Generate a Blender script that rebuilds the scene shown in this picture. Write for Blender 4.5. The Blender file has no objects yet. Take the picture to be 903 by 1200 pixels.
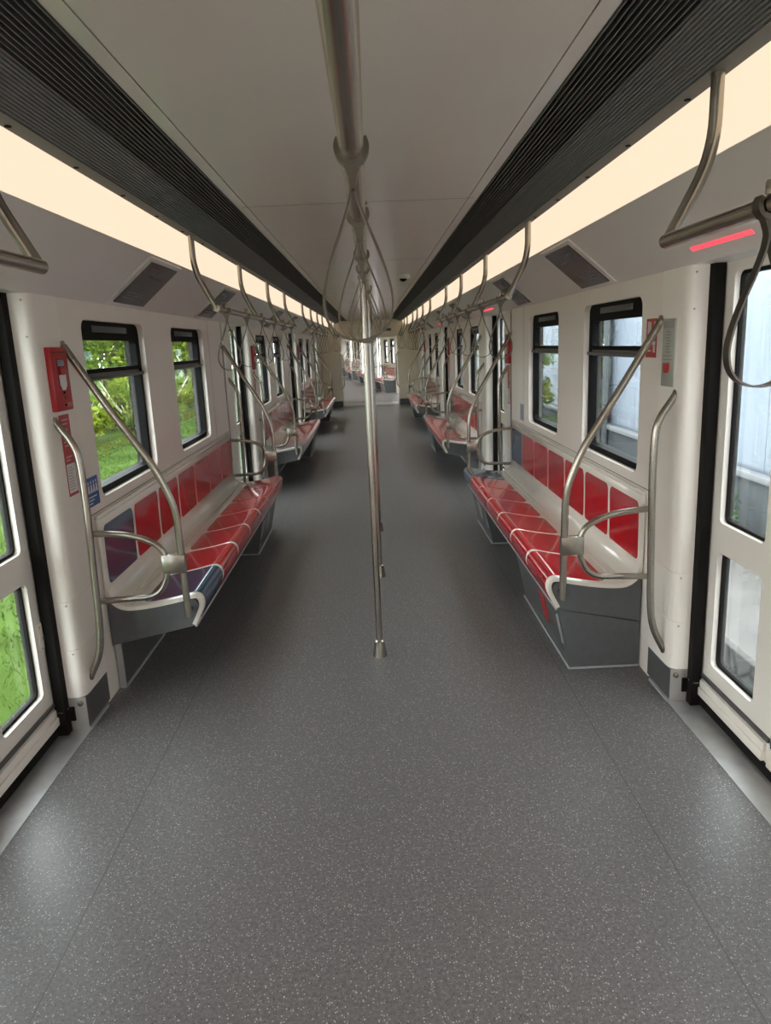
import bpy, bmesh, math, random
from mathutils import Vector, Matrix
random.seed(7)
PI = math.pi
S = 1.1                      # everything is laid out in units of the eye height (1.5) and scaled to metres at the end
C = bpy.context.scene.collection
WL = {}                      # world location of every object (before scaling)

# ------------------------------------------------------------------ materials
def mat(name, col, rough=.5, metal=0., spec=.5, coat=0., noise=0., nscale=20., bump=0., emis=None, estr=0.):
    m = bpy.data.materials.new(name); m.use_nodes = True
    nt = m.node_tree; b = nt.nodes['Principled BSDF']
    b.inputs['Base Color'].default_value = (*col, 1); b.inputs['Roughness'].default_value = rough
    b.inputs['Metallic'].default_value = metal; b.inputs['Specular IOR Level'].default_value = spec
    b.inputs['Coat Weight'].default_value = coat; b.inputs['Coat Roughness'].default_value = .06
    if emis:
        b.inputs['Emission Color'].default_value = (*emis, 1); b.inputs['Emission Strength'].default_value = estr
    if noise or bump:
        tc = nt.nodes.new('ShaderNodeTexCoord'); n = nt.nodes.new('ShaderNodeTexNoise')
        n.inputs['Scale'].default_value = nscale; n.inputs['Detail'].default_value = 4
        nt.links.new(tc.outputs['Object'], n.inputs['Vector'])
        if noise:
            r = nt.nodes.new('ShaderNodeValToRGB')
            r.color_ramp.elements[0].color = (*[c*(1-noise) for c in col], 1); r.color_ramp.elements[0].position = .3
            r.color_ramp.elements[1].color = (*[min(1, c*(1+noise)) for c in col], 1); r.color_ramp.elements[1].position = .7
            nt.links.new(n.outputs['Fac'], r.inputs['Fac']); nt.links.new(r.outputs['Color'], b.inputs['Base Color'])
        if bump:
            bp = nt.nodes.new('ShaderNodeBump'); bp.inputs['Strength'].default_value = bump; bp.inputs['Distance'].default_value = .01
            nt.links.new(n.outputs['Fac'], bp.inputs['Height']); nt.links.new(bp.outputs['Normal'], b.inputs['Normal'])
    return m

M = {}
M['wall'] = mat('cream wall panel', (.82, .75, .675), .32, noise=.02, nscale=3)
M['pillar'] = mat('cream pillar cover', (.84, .785, .71), .3, noise=.02, nscale=3)
M['cornice'] = mat('pale grey cornice', (.70, .66, .625), .35, noise=.02, nscale=3)
M['ceiling'] = mat('pale grey ceiling sheet', (.66, .62, .585), .2, noise=.02, nscale=2)
M['seam'] = mat('dark joint', (.16, .15, .14), .6)
M['steel'] = mat('brushed stainless steel', (.40, .37, .32), .27, metal=1., noise=.03, nscale=60)
M['steel_dark'] = mat('dull strap steel', (.13, .12, .10), .34, metal=1., noise=.03, nscale=60)
M['sill'] = mat('aluminium sill', (.52, .52, .52), .42, metal=.75, noise=.1, nscale=14)
M['kick'] = mat('light metal kick plate', (.47, .455, .43), .4, metal=.5, noise=.05, nscale=14)
M['kick_dark'] = mat('dark kick panel', (.085, .085, .085), .4, noise=.08, nscale=20)
M['grey'] = mat('dark grey bench panel', (.10, .105, .108), .42, noise=.08, nscale=25)
M['trimline'] = mat('grey edge bead', (.36, .37, .37), .45)
M['black'] = mat('black rubber', (.008, .007, .006), .75, spec=.15)
M['grille'] = mat('charcoal grille', (.05, .053, .055), .5)
M['grille_slot'] = mat('black grille slot', (.004, .004, .005), .8)
M['grille_rib'] = mat('grey grille rib', (.16, .165, .165), .5)
M['grille_slat'] = mat('dark grille slat', (.085, .088, .088), .5)
M['strip_dark'] = mat('grey light rail', (.10, .105, .10), .5, spec=.3)
M['shell'] = mat('ivory glossy plastic', (.80, .755, .67), .14, coat=.5)
M['red'] = mat('glossy red plastic', (.47, .006, .016), .14, coat=.35, noise=.05, nscale=4)
M['blue'] = mat('glossy navy plastic', (.020, .058, .125), .14, coat=.35, noise=.05, nscale=4)
M['frame'] = mat('black window frame', (.005, .005, .005), .6, spec=.08)
M['transom'] = mat('grey transom', (.12, .12, .12), .4, metal=.5)
M['screen'] = mat('dark display glass', (.055, .053, .052), .25)
M['screen_ink'] = mat('faint display lettering', (.13, .135, .15), .4)
M['alarm_red'] = mat('alarm red', (.42, .02, .025), .35)
M['alarm_dark'] = mat('alarm dark red', (.16, .006, .008), .5)
M['white'] = mat('sticker white', (.72, .70, .68), .5)
M['pinkink'] = mat('pale sticker print', (.70, .42, .40), .5)
M['greyink'] = mat('grey print', (.33, .32, .31), .6)
M['bluesign'] = mat('sticker blue', (.012, .10, .30), .4)
M['bluegrey'] = mat('grey blue tag', (.22, .27, .34), .4)
M['light'] = mat('warm light strip', (.25, .23, .2), .5, emis=(1.0, .80, .585), estr=.80)
M['led'] = mat('red door led', (.6, .02, .03), .4, emis=(1.0, .06, .09), estr=1.3)
M['dome'] = mat('white camera dome', (.7, .69, .66), .3)
M['endpanel'] = mat('cream end cabinet', (.86, .78, .62), .4)
M['bellows'] = mat('grey gangway fabric', (.34, .34, .34), .7, noise=.1)
M['roof'] = mat('car roof', (.5, .5, .5), .5)

def floor_mat():
    m = bpy.data.materials.new('grey speckled vinyl'); m.use_nodes = True; nt = m.node_tree; N = nt.nodes; L = nt.links
    b = N['Principled BSDF']; b.inputs['Roughness'].default_value = .38; b.inputs['Specular IOR Level'].default_value = .5
    tc = N.new('ShaderNodeTexCoord')
    n = N.new('ShaderNodeTexNoise'); n.inputs['Scale'].default_value = 90; n.inputs['Detail'].default_value = 3
    L.new(tc.outputs['Object'], n.inputs['Vector'])
    r = N.new('ShaderNodeValToRGB'); r.color_ramp.elements[0].color = (.104, .098, .098, 1); r.color_ramp.elements[1].color = (.158, .150, .150, 1)
    r.color_ramp.elements[0].position = .35; r.color_ramp.elements[1].position = .65
    L.new(n.outputs['Fac'], r.inputs['Fac']); prev = r.outputs['Color']
    for sc, thr, frac, col in ((150, .30, .20, (.46, .45, .43, 1)), (210, .28, .16, (.36, .345, .33, 1)), (180, .30, .13, (.03, .03, .03, 1)), (95, .2, .10, (.55, .53, .5, 1))):
        v = N.new('ShaderNodeTexVoronoi'); v.inputs['Scale'].default_value = sc
        L.new(tc.outputs['Object'], v.inputs['Vector'])
        lt = N.new('ShaderNodeMath'); lt.operation = 'LESS_THAN'; lt.inputs[1].default_value = thr; L.new(v.outputs['Distance'], lt.inputs[0])
        sx = N.new('ShaderNodeSeparateColor'); L.new(v.outputs['Color'], sx.inputs[0])
        l2 = N.new('ShaderNodeMath'); l2.operation = 'LESS_THAN'; l2.inputs[1].default_value = frac; L.new(sx.outputs[0], l2.inputs[0])
        mu = N.new('ShaderNodeMath'); mu.operation = 'MULTIPLY'; L.new(lt.outputs[0], mu.inputs[0]); L.new(l2.outputs[0], mu.inputs[1])
        mx = N.new('ShaderNodeMix'); mx.data_type = 'RGBA'
        L.new(mu.outputs[0], mx.inputs[0]); L.new(prev, mx.inputs[6]); mx.inputs[7].default_value = col; prev = mx.outputs[2]
    # welded seams along the car
    sp = N.new('ShaderNodeSeparateXYZ'); L.new(tc.outputs['Object'], sp.inputs[0])
    ab = N.new('ShaderNodeMath'); ab.operation = 'ABSOLUTE'; L.new(sp.outputs[0], ab.inputs[0])
    cm = N.new('ShaderNodeMath'); cm.operation = 'COMPARE'; cm.inputs[1].default_value = .835*S; cm.inputs[2].default_value = .0022; L.new(ab.outputs[0], cm.inputs[0])
    mx = N.new('ShaderNodeMix'); mx.data_type = 'RGBA'; L.new(cm.outputs[0], mx.inputs[0]); L.new(prev, mx.inputs[6]); mx.inputs[7].default_value = (.075, .073, .072, 1)
    L.new(mx.outputs[2], b.inputs['Base Color'])
    return m
M['floor'] = floor_mat()

def glass_mat():
    m = bpy.data.materials.new('clear window glass'); m.use_nodes = True; nt = m.node_tree; N = nt.nodes; L = nt.links
    N.remove(N['Principled BSDF']); out = N['Material Output']
    t = N.new('ShaderNodeBsdfTransparent'); t.inputs[0].default_value = (.86, .92, .93, 1)
    g = N.new('ShaderNodeBsdfGlossy'); g.inputs['Roughness'].default_value = .01; g.inputs['Color'].default_value = (.9, .95, 1, 1)
    ge = N.new('ShaderNodeNewGeometry'); dt = N.new('ShaderNodeVectorMath'); dt.operation = 'DOT_PRODUCT'
    L.new(ge.outputs['Incoming'], dt.inputs[0]); L.new(ge.outputs['Normal'], dt.inputs[1])
    def mth(op, a, b=None):
        q = N.new('ShaderNodeMath'); q.operation = op
        for i, v in enumerate((a, b)):
            if v is None: continue
            if isinstance(v, (int, float)): q.inputs[i].default_value = v
            else: L.new(v, q.inputs[i])
        return q.outputs[0]
    # Schlick reflectance of a thin pane, the same from either side
    fr = mth('ADD', mth('MULTIPLY', mth('POWER', mth('SUBTRACT', 1.0, mth('ABSOLUTE', dt.outputs['Value'])), 5.0), .9), .022)
    mx = N.new('ShaderNodeMixShader'); L.new(fr, mx.inputs[0]); L.new(t.outputs[0], mx.inputs[1]); L.new(g.outputs[0], mx.inputs[2])
    L.new(mx.outputs[0], out.inputs[0]); return m
M['glass'] = glass_mat()

def leaf_mat(name, c1, c2):
    m = bpy.data.materials.new(name); m.use_nodes = True; nt = m.node_tree; N = nt.nodes; L = nt.links
    b = N['Principled BSDF']; b.inputs['Roughness'].default_value = .6; b.inputs['Specular IOR Level'].default_value = .03
    tc = N.new('ShaderNodeTexCoord'); n = N.new('ShaderNodeTexNoise'); n.inputs['Scale'].default_value = 2.2; n.inputs['Detail'].default_value = 5
    L.new(tc.outputs['Object'], n.inputs['Vector'])
    r = N.new('ShaderNodeValToRGB'); r.color_ramp.elements[0].color = (*c1, 1); r.color_ramp.elements[1].color = (*c2, 1)
    r.color_ramp.elements[0].position = .35; r.color_ramp.elements[1].position = .65
    L.new(n.outputs['Fac'], r.inputs['Fac']); L.new(r.outputs['Color'], b.inputs['Base Color'])
    tr = N.new('ShaderNodeBsdfTranslucent'); L.new(r.outputs['Color'], tr.inputs[0])
    mx = N.new('ShaderNodeMixShader'); mx.inputs[0].default_value = .4
    L.new(b.outputs[0], mx.inputs[1]); L.new(tr.outputs[0], mx.inputs[2]); L.new(mx.outputs[0], N['Material Output'].inputs[0])
    return m
M['leaf'] = leaf_mat('yellow green leaves', (.05, .10, .010), (.19, .24, .028))
M['leaf2'] = leaf_mat('green leaves', (.03, .07, .010), (.12, .18, .028))
M['leaf3'] = leaf_mat('blue green leaves', (.02, .05, .02), (.05, .10, .04))
M['bark'] = mat('tree bark', (.12, .085, .06), .9, noise=.3, nscale=8, bump=.6)
M['twig'] = mat('pale dry twigs', (.45, .40, .33), .9, noise=.2, nscale=8)
M['grassg'] = mat('grass turf', (.036, .062, .012), .9, spec=.02, noise=.4, nscale=.9, bump=.5)
M['blade'] = leaf_mat('grass blades', (.026, .052, .010), (.070, .104, .020))
M['concrete'] = mat('grey concrete', (.05, .056, .062), .9, noise=.15, nscale=3, bump=.3)
M['ledge'] = mat('pale stone paving', (.10, .093, .09), .6, noise=.22, nscale=2.5)
M['coping'] = mat('pale coping', (.15, .155, .165), .8, noise=.08, nscale=4)
M['hoard'] = mat('white hoarding sheet with skylight tint', (.155, .185, .225), .55, noise=.03, nscale=1.2)  # white sheet; the blue of the skylight is put into its colour
def stone_mat():
    m = mat('rubble stone masonry', (.2, .2, .2), .9); nt = m.node_tree; N = nt.nodes; L = nt.links; b = N['Principled BSDF']
    tc = N.new('ShaderNodeTexCoord'); v = N.new('ShaderNodeTexVoronoi'); v.feature = 'DISTANCE_TO_EDGE'; v.inputs['Scale'].default_value = 3.2
    L.new(tc.outputs['Object'], v.inputs['Vector'])
    r = N.new('ShaderNodeValToRGB'); r.color_ramp.elements[0].color = (.008, .008, .008, 1); r.color_ramp.elements[1].color = (.06, .058, .056, 1)
    r.color_ramp.elements[1].position = .09
    L.new(v.outputs['Distance'], r.inputs['Fac']); L.new(r.outputs['Color'], b.inputs['Base Color'])
    bp = N.new('ShaderNodeBump'); bp.inputs['Strength'].default_value = .8; bp.inputs['Distance'].default_value = .05
    L.new(v.outputs['Distance'], bp.inputs['Height']); L.new(bp.outputs['Normal'], b.inputs['Normal']); return m
M['stone'] = stone_mat()

# ------------------------------------------------------------------ mesh helpers (world coordinates, unscaled)
def BM(): return bmesh.new()
def add_box(bm, p0, p1, bev=0., seg=2):
    t = bmesh.new()
    x0, x1 = sorted((p0[0], p1[0])); y0, y1 = sorted((p0[1], p1[1])); z0, z1 = sorted((p0[2], p1[2]))
    bmesh.ops.create_cube(t, size=1, matrix=Matrix.Translation(((x0+x1)/2, (y0+y1)/2, (z0+z1)/2)) @ Matrix.Diagonal((x1-x0, y1-y0, z1-z0, 1)))
    if bev: bmesh.ops.bevel(t, geom=t.edges[:], offset=bev, segments=seg, affect='EDGES', profile=.5)
    join(bm, t)
def join(bm, t):
    vm = {v: bm.verts.new(v.co) for v in t.verts}
    for f in t.faces:
        try: bm.faces.new([vm[v] for v in f.verts])
        except ValueError: pass
    t.free()
def fillet(pts, r=.05, n=6):
    pts = [Vector(p) for p in pts]; out = [pts[0]]
    for i in range(1, len(pts)-1):
        a, b, c = pts[i-1], pts[i], pts[i+1]; u = (a-b); v = (c-b); lu, lv = u.length, v.length; u.normalize(); v.normalize()
        ri = r[i-1] if isinstance(r, (list, tuple)) else r
        d = min(ri, lu*.49, lv*.49)
        p, q = b+u*d, b+v*d
        for k in range(n+1):
            t = k/n; out.append(p*(1-t)**2+b*2*t*(1-t)+q*t*t)
    out.append(pts[-1]); return out
def smooth(pts, n=6):
    pts = [Vector(p) for p in pts]; P = [2*pts[0]-pts[1]]+pts+[2*pts[-1]-pts[-2]]; out = []
    for i in range(1, len(P)-2):
        for k in range(n):
            t = k/n; a, b, c, d = P[i-1:i+3]
            out.append(.5*((2*b)+(c-a)*t+(2*a-5*b+4*c-d)*t*t+(3*b-a-3*c+d)*t**3))
    out.append(pts[-1]); return out
def add_tube(bm, pts, r, seg=14, cap=True, up=Vector((.13, .2, .97))):
    pts = [Vector(p) for p in pts]; n = len(pts); rings = []; ref = None
    for i, p in enumerate(pts):
        t = (pts[min(i+1, n-1)]-pts[max(i-1, 0)]).normalized()
        if ref is None:
            ref = up - t*up.dot(t)
            if ref.length < .2: ref = Vector((1, 0, 0)) - t*t.x
        ref = (ref - t*ref.dot(t)).normalized(); bi = t.cross(ref)
        rr = r[i] if isinstance(r, (list, tuple)) else r
        rings.append([bm.verts.new(p+(ref*math.cos(2*PI*k/seg)+bi*math.sin(2*PI*k/seg))*rr) for k in range(seg)])
    for a, b in zip(rings, rings[1:]):
        for k in range(seg): bm.faces.new((a[k], a[(k+1) % seg], b[(k+1) % seg], b[k]))
    if cap: bm.faces.new(rings[0][::-1]); bm.faces.new(rings[-1])
def add_lathe(bm, prof, c, axis='z', seg=20):
    rings = []
    for r, h in prof:
        ring = []
        for k in range(seg):
            a = 2*PI*k/seg; u, w = r*math.cos(a), r*math.sin(a)
            ring.append(bm.verts.new(Vector(c)+(Vector((u, w, h)) if axis == 'z' else Vector((h, u, w)) if axis == 'x' else Vector((u, h, w)))))
        rings.append(ring)
    for a, b in zip(rings, rings[1:]):
        for k in range(seg): bm.faces.new((a[k], a[(k+1) % seg], b[(k+1) % seg], b[k]))
    bm.faces.new(rings[0][::-1]); bm.faces.new(rings[-1])
def add_prism(bm, poly, axis, a, b):
    """poly: 2D points in the plane across axis; x->(y,z), y->(x,z), z->(x,y)"""
    def P(p, t): return Vector((t, p[0], p[1])) if axis == 'x' else Vector((p[0], t, p[1])) if axis == 'y' else Vector((p[0], p[1], t))
    A = [bm.verts.new(P(p, a)) for p in poly]; B = [bm.verts.new(P(p, b)) for p in poly]; n = len(poly)
    bm.faces.new(A); bm.faces.new(B[::-1])
    for i in range(n): bm.faces.new((A[i], B[i], B[(i+1) % n], A[(i+1) % n]))
def rrect(y0, y1, z0, z1, r, n=5):
    """rounded rectangle, 4 arcs of n+1 points: order (y0,z0),(y1,z0),(y1,z1),(y0,z1)"""
    out = []
    for cy, cz, a0 in ((y0+r, z0+r, PI), (y1-r, z0+r, 1.5*PI), (y1-r, z1-r, 0), (y0+r, z1-r, .5*PI)):
        for k in range(n+1):
            a = a0+k/n*PI/2; out.append((cy+r*math.cos(a), cz+r*math.sin(a)))
    return out
def add_ring(bm, outer, inner, x0, x1):
    """a frame lying in the y-z plane between two outlines with the same number of points, x0..x1 thick"""
    V = [[bm.verts.new((x, p[0], p[1])) for p in pl] for x in (x0, x1) for pl in (outer, inner)]
    n = len(outer); o0, i0, o1, i1 = V
    for k in range(n):
        j = (k+1) % n
        for q in ((o0[k], o0[j], i0[j], i0[k]), (o1[k], i1[k], i1[j], o1[j]), (i0[k], i0[j], i1[j], i1[k]), (o0[k], o1[k], o1[j], o0[j])):
            if len({(round(v.co.x, 6), round(v.co.y, 6), round(v.co.z, 6)) for v in q}) >= 3:
                qq = []
                for v in q:
                    if not qq or (v.co-qq[-1].co).length > 1e-6: qq.append(v)
                if (qq[0].co-qq[-1].co).length < 1e-6: qq.pop()
                bm.faces.new(qq)
def cellout(y0, y1, z0, z1, n=5):
    return [p for c in ((y0, z0), (y1, z0), (y1, z1), (y0, z1)) for p in [c]*(n+1)]

def obj(name, bm, m, parent=None, sm=True, loc=None, ang=35):
    bmesh.ops.remove_doubles(bm, verts=bm.verts[:], dist=1e-6)
    bmesh.ops.recalc_face_normals(bm, faces=bm.faces[:])
    if loc is None:
        if parent is not None: loc = WL[parent]
        else:
            co = [v.co for v in bm.verts]
            loc = Vector(((min(c.x for c in co)+max(c.x for c in co))/2, (min(c.y for c in co)+max(c.y for c in co))/2, min(c.z for c in co)))
    loc = Vector(loc)
    bmesh.ops.translate(bm, verts=bm.verts[:], vec=-loc)
    me = bpy.data.meshes.new(name); bm.to_mesh(me); bm.free()
    me.materials.append(M[m] if isinstance(m, str) else m)
    if sm:
        for p in me.polygons: p.use_smooth = True
        me.set_sharp_from_angle(angle=math.radians(ang))
    o = bpy.data.objects.new(name, me); C.objects.link(o); WL[o] = loc
    if parent is not None: o.parent = parent; o.location = loc-WL[parent]
    else: o.location = loc
    return o
def thing(name, loc, label=None, cat=None, group=None, kind=None):
    o = bpy.data.objects.new(name, None); C.objects.link(o); o.location = loc; WL[o] = Vector(loc); o.empty_display_size = .05
    tag(o, label, cat, group, kind); return o
def tag(o, label=None, cat=None, group=None, kind=None):
    if label: o['label'] = label
    if cat: o['category'] = cat
    if group: o['group'] = group
    if kind: o['kind'] = kind
    return o
def kids(o): return [c for c in bpy.data.objects if c.parent == o]
def dup(root, delta, label=None, group=None):
    r = root.copy(); C.objects.link(r); r.location = root.location+Vector(delta); WL[r] = WL[root]+Vector(delta)
    if label: r['label'] = label
    if group: r['group'] = group
    for ch in kids(root):
        c = ch.copy(); C.objects.link(c); c.parent = r; WL[c] = WL[ch]+Vector(delta)
        for g in kids(ch):
            d = g.copy(); C.objects.link(d); d.parent = c; WL[d] = WL[g]+Vector(delta)
    return r
def box_obj(name, p0, p1, m, parent=None, bev=0., **k):
    b = BM(); add_box(b, p0, p1, bev); return obj(name, b, m, parent, **k)
ORD = ['first', 'second', 'third', 'fourth', 'fifth', 'sixth', 'seventh', 'eighth']
SIDE = {1: 'right', -1: 'left'}

# ------------------------------------------------------------------ the car: dimensions
P = 4.85                       # bench/door pitch along the car
B0 = 3.09; BL = 3.02           # first bench start and bench length
W = 1.2                        # wall plane
ZW = 1.735                     # top of wall
YB, YE = -3.6, 18.6            # car from behind the camera to the end wall
benches = [B0+P*i for i in range(3)]
doors = [2.19+P*i for i in range(4)]
DH = .56                       # half door opening

def shell_floor(y0, y1, name):
    b = BM(); add_box(b, (-1.30, y0, -.06), (1.30, y1, 0)); return obj(name, b, 'floor', loc=(0, 0, 0))
tag(shell_floor(YB, YE, 'floor'), 'grey speckled vinyl floor of the metro car', 'floor', kind='structure')

# ceiling (centre sheet with joints)
b = BM(); add_box(b, (-.475, YB, 2.10), (.475, YE, 2.13))
for s in (1, -1): add_box(b, (s*.479, YB, 2.10), (s*.52, YE, 2.13))
ceil = tag(obj('ceiling', b, 'ceiling', loc=(0, 0, 2.1)), 'pale glossy ceiling sheet down the middle of the car', 'ceiling', kind='structure')
b = BM()
for y in (1.30, 3.35, 5.6, 8.0, 10.4, 12.8, 15.2, 17.0): add_box(b, (-.5, y, 2.0994), (.5, y+.004, 2.11))
obj('joint', b, 'seam', ceil)

def cornice(s, y0, y1, tops=True):
    X = lambda p: [(s*x, z) for x, z in p]
    b = BM(); add_prism(b, X([(.95, 1.945), (1.04, 1.872), (1.125, 1.797), (1.15, 1.772), (1.2, ZW), (1.35, ZW), (1.36, 2.2), (.98, 2.2)]), 'y', y0, y1)
    return obj('trim_%d' % (1 if s > 0 else 2), b, 'cornice', loc=(s*.95, 0, ZW))
for s in (1, -1):
    tag(cornice(s, YB, YE), 'sloping pale cornice above the %s wall' % SIDE[s], 'cornice', kind='structure')

def grille(s, y0, y1):
    g = thing('ceiling_grille', (s*.66, y0, 2.05), 'charcoal ribbed air grille running along the %s side of the ceiling' % SIDE[s], 'grille')
    b = BM(); add_box(b, (s*.521, y0, 2.115), (s*.675, y1, 2.13)); obj('slot_backing', b, 'grille_slot', g)
    b = BM()
    n = 11
    for i in range(n):
        x = .524+i*(.672-.524)/(n-1); add_box(b, (s*(x-.0017), y0, 2.096), (s*(x+.0017), y1, 2.116))
    obj('slat', b, 'grille_slat', g, sm=False)
    # ribbed outer face, sloping slightly down
    pts = []; n = 13
    for i in range(n):
        t0, t1, t2 = i/n, (i+.55)/n, (i+.55)/n
        def q(t, d=0): return (s*(.674+t*(.786-.674)), 2.10-.05*t+d)
        pts += [q(t0), q(t1), q(t1+.001, .009), q((i+.999)/n, .009)]
    pts += [(s*.786, 2.05), (s*.79, 2.14), (s*.674, 2.14)]
    b = BM(); add_prism(b, pts, 'y', y0, y1); obj('ribbed_face', b, 'grille_rib', g, sm=False)
    b = BM(); add_prism(b, [(s*.788, 2.05), (s*.842, 2.052), (s*.845, 2.075), (s*.84, 2.14), (s*.788, 2.14)], 'y', y0, y1); obj('mounting_rail', b, 'strip_dark', g)
    b = BM()
    y = .2
    while y < -99:
        add_lathe(b, [(.008, 0), (.008, .004)], (s*.826, y, 2.049), 'z', 10); y += .42
    b.free(); y = 1.1; first = None
    while y < 8:
        if first is None:
            b = BM(); add_lathe(b, [(.008, 0), (.008, .004)], (s*.826, y, 2.049), 'z', 10); first = obj('fixing_hole', b, 'black', g); fy = y
        else:
            o = first.copy(); C.objects.link(o); o.location.y += y-fy
        y += .42
    return g
for s in (1, -1): grille(s, YB, YE)
def light_strip(s, y0, y1, label):
    b = BM(); add_prism(b, [(s*.843, 2.056), (s*.87, 2.018), (s*.91, 1.977), (s*.95, 1.946), (s*.96, 1.96), (s*.92, 1.99), (s*.88, 2.03), (s*.853, 2.065)], 'y', y0, y1)
    return tag(obj('ceiling_light', b, 'light', loc=(s*.9, y0, 1.945)), label, 'light')
for s in (1, -1): light_strip(s, YB, YE, 'warm white continuous light strip along the top of the %s wall' % SIDE[s])
b = BM(); add_prism(b, [(-1.36, 2.19), (-1.2, 2.3), (1.2, 2.3), (1.36, 2.19), (1.36, 2.14), (-1.36, 2.14)], 'y', YB, YE)
tag(obj('trim_3', b, 'roof', loc=(0, 0, 2.2)), 'grey metal roof of the metro car', 'roof', kind='structure')

# ------------------------------------------------------------------ walls, windows
Z0W, Z1W = .882, 1.658
WINS = [(.135, 1.01), (1.565, 2.43)]
def wall_module(bm, s, y0, ya, yb):
    """one stretch of wall beside a bench starting at y0, from ya to yb, with its two window openings"""
    e = [ya, y0+1.29, yb]
    for (w0, w1), c0, c1 in zip(WINS, e, e[1:]):
        inner = rrect(y0+w0, y0+w1, Z0W, Z1W, .05)
        add_ring(bm, cellout(c0, c1, 0, ZW), inner, s*W*1.004, s*1.30)
nwin = [0]
def make_window(s, y0, w, label):
    nwin[0] += 1
    a, c = y0+w[0], y0+w[1]
    t = thing('window_%d' % nwin[0], (s*1.26, (a+c)/2, Z0W), label, 'window', kind='structure')
    b = BM()
    add_ring(b, rrect(a-.01, c+.01, Z0W-.01, Z1W+.01, .05), rrect(a+.035, c-.035, Z0W+.03, Z1W-.07, .03), s*1.235, s*1.303); obj('frame', b, 'frame', t)
    b = BM(); add_box(b, (s*1.24, a+.02, 1.392), (s*1.27, c-.02, 1.428), .004); add_box(b, (s*1.222, a+.005, 1.396), (s*1.242, c-.005, 1.412), .004); obj('transom', b, 'transom', t)
    b = BM(); add_ring(b, rrect(a+.03, c-.03, 1.425, Z1W-.06, .02), rrect(a+.055, c-.055, 1.445, Z1W-.085, .02), s*1.236, s*1.262); obj('hopper_frame', b, 'frame', t)
    b = BM(); add_box(b, (s*1.229, a+.2, Z1W-.05), (s*1.238, c-.2, Z1W-.02), .004); obj('vent_latch', b, 'transom', t)
    b = BM(); add_box(b, (s*1.254, a+.03, Z0W+.025), (s*1.258, c-.03, Z1W-.065)); obj('glass', b, 'glass', t, sm=False)
    return t
for s in (1, -1):
    b = BM()
    add_box(b, (s*W, YB, 0), (s*1.3, -3.2, ZW))
    add_ring(b, cellout(-3.2, B0-P-.1, 0, ZW), rrect(-3.0, -2.1, .3, 1.6, .05), s*W*1.004, s*1.30)
    wall_module(b, s, B0-P, B0-P-.1, doors[0]-DH-.0)
    for i, y0 in enumerate(benches):
        wall_module(b, s, y0, y0-.10, y0+BL+.10)
    add_box(b, (s*W, doors[3]+DH+.2, 0), (s*1.3, YE, ZW))
    w_ = obj('wall_'+SIDE[s], b, 'wall', loc=(s*W, 0, 0))
    b = BM()
    for y0 in benches:
        add_box(b, (s*1.2042, y0+2.62, .83), (s*1.21, y0+2.624, ZW)); add_box(b, (s*1.2042, y0-.08, .832), (s*1.21, y0+BL+.08, .836))
    obj('panel_joint', b, 'seam', w_)
    tag(w_, 'cream panelled %s wall with rounded window openings' % SIDE[s], 'wall', kind='structure')
    for i, y0 in enumerate(benches):
        for j, w in enumerate(WINS):
            make_window(s, y0, w, '%s black framed window above the %s bench on the %s' % (('nearer', 'farther')[j], ('nearest', 'middle', 'farthest')[i], SIDE[s]))

b = BM(); add_box(b, (-1.36, YB-.1, 0), (1.36, YB, 2.13)); tag(obj('wall_front', b, 'wall'), 'cream end wall of the car behind the viewpoint', 'wall', kind='structure')
# pillars
ntrim = [3]
def pillar(s, yc, d, label, screws):
    """corner of the pillar at yc beside a door; d=+1 body lies towards +y (door on the -y side)"""
    ntrim[0] += 1
    t = thing('trim_%d' % ntrim[0], (s*W, yc, 0), label, 'pillar', kind='structure')
    def poly(x0, g=0):
        return [(s*(x0+.0+g), yc+d*.245), (s*(x0+g), yc+d*.05), (s*(x0+.003+g), yc+d*(.025+g)), (s*(x0+.012+g), yc+d*(.008+g)), (s*(x0+.03), yc+d*(.0+g)), (s*1.31, yc-d*(.003-g)), (s*1.31, yc+d*.245)]
    b = BM()
    for z0, z1 in ((.145, .35), (.352, .556), (.558, 1.562), (1.564, ZW)): add_prism(b, poly(W), 'z', z0, z1)
    add_prism(b, poly(W, .003), 'z', .15, 1.73)
    obj('cover_panel', b, 'pillar', t, ang=50)
    b = BM(); add_prism(b, [(s*1.204, yc+d*.004), (s*1.31, yc-d*.001), (s*1.31, yc+d*.02), (s*1.204, yc+d*.02)], 'z', 0, .144); obj('kick_plate', b, 'kick', t)
    b = BM(); add_box(b, (s*1.202, yc+d*.004, .012), (s*1.24, yc+d*.245, .144)); obj('kick_panel', b, 'kick_dark', t)
    b = BM(); add_box(b, (s*1.192, yc+d*.0, 0), (s*1.205, yc+d*.2, .012)); obj('skirting_bead', b, 'trimline', t)
    b = BM(); add_box(b, (s*1.272, yc-d*.045, 0.0), (s*1.312, yc-d*.003, ZW+.01)); obj('door_seal', b, 'black', t)
    if screws:
        b = BM()
        for x, z in ((1.225, .335), (1.225, .54), (1.222, 1.58), (1.225, 1.71)): add_lathe(b, [(.0035, -.002), (.0035, .002)], (s*x, yc-d*.002, z), 'y', 8)
        obj('screw', b, 'greyink', t)
        b = BM(); add_lathe(b, [(.011, -.006), (.011, .004), (.006, .006)] if d < 0 else [(.006, -.006), (.011, -.004), (.011, .006)], (s*1.225, yc, .118), 'y', 14); obj('bolt', b, 'steel', t)
        b = BM(); add_box(b, (s*1.252, yc-d*.006, .045), (s*1.30, yc+d*.01, .105)); obj('roller_slot', b, 'black', t)
    return t
nm = ['nearest', 'second', 'third', 'farthest']
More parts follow.
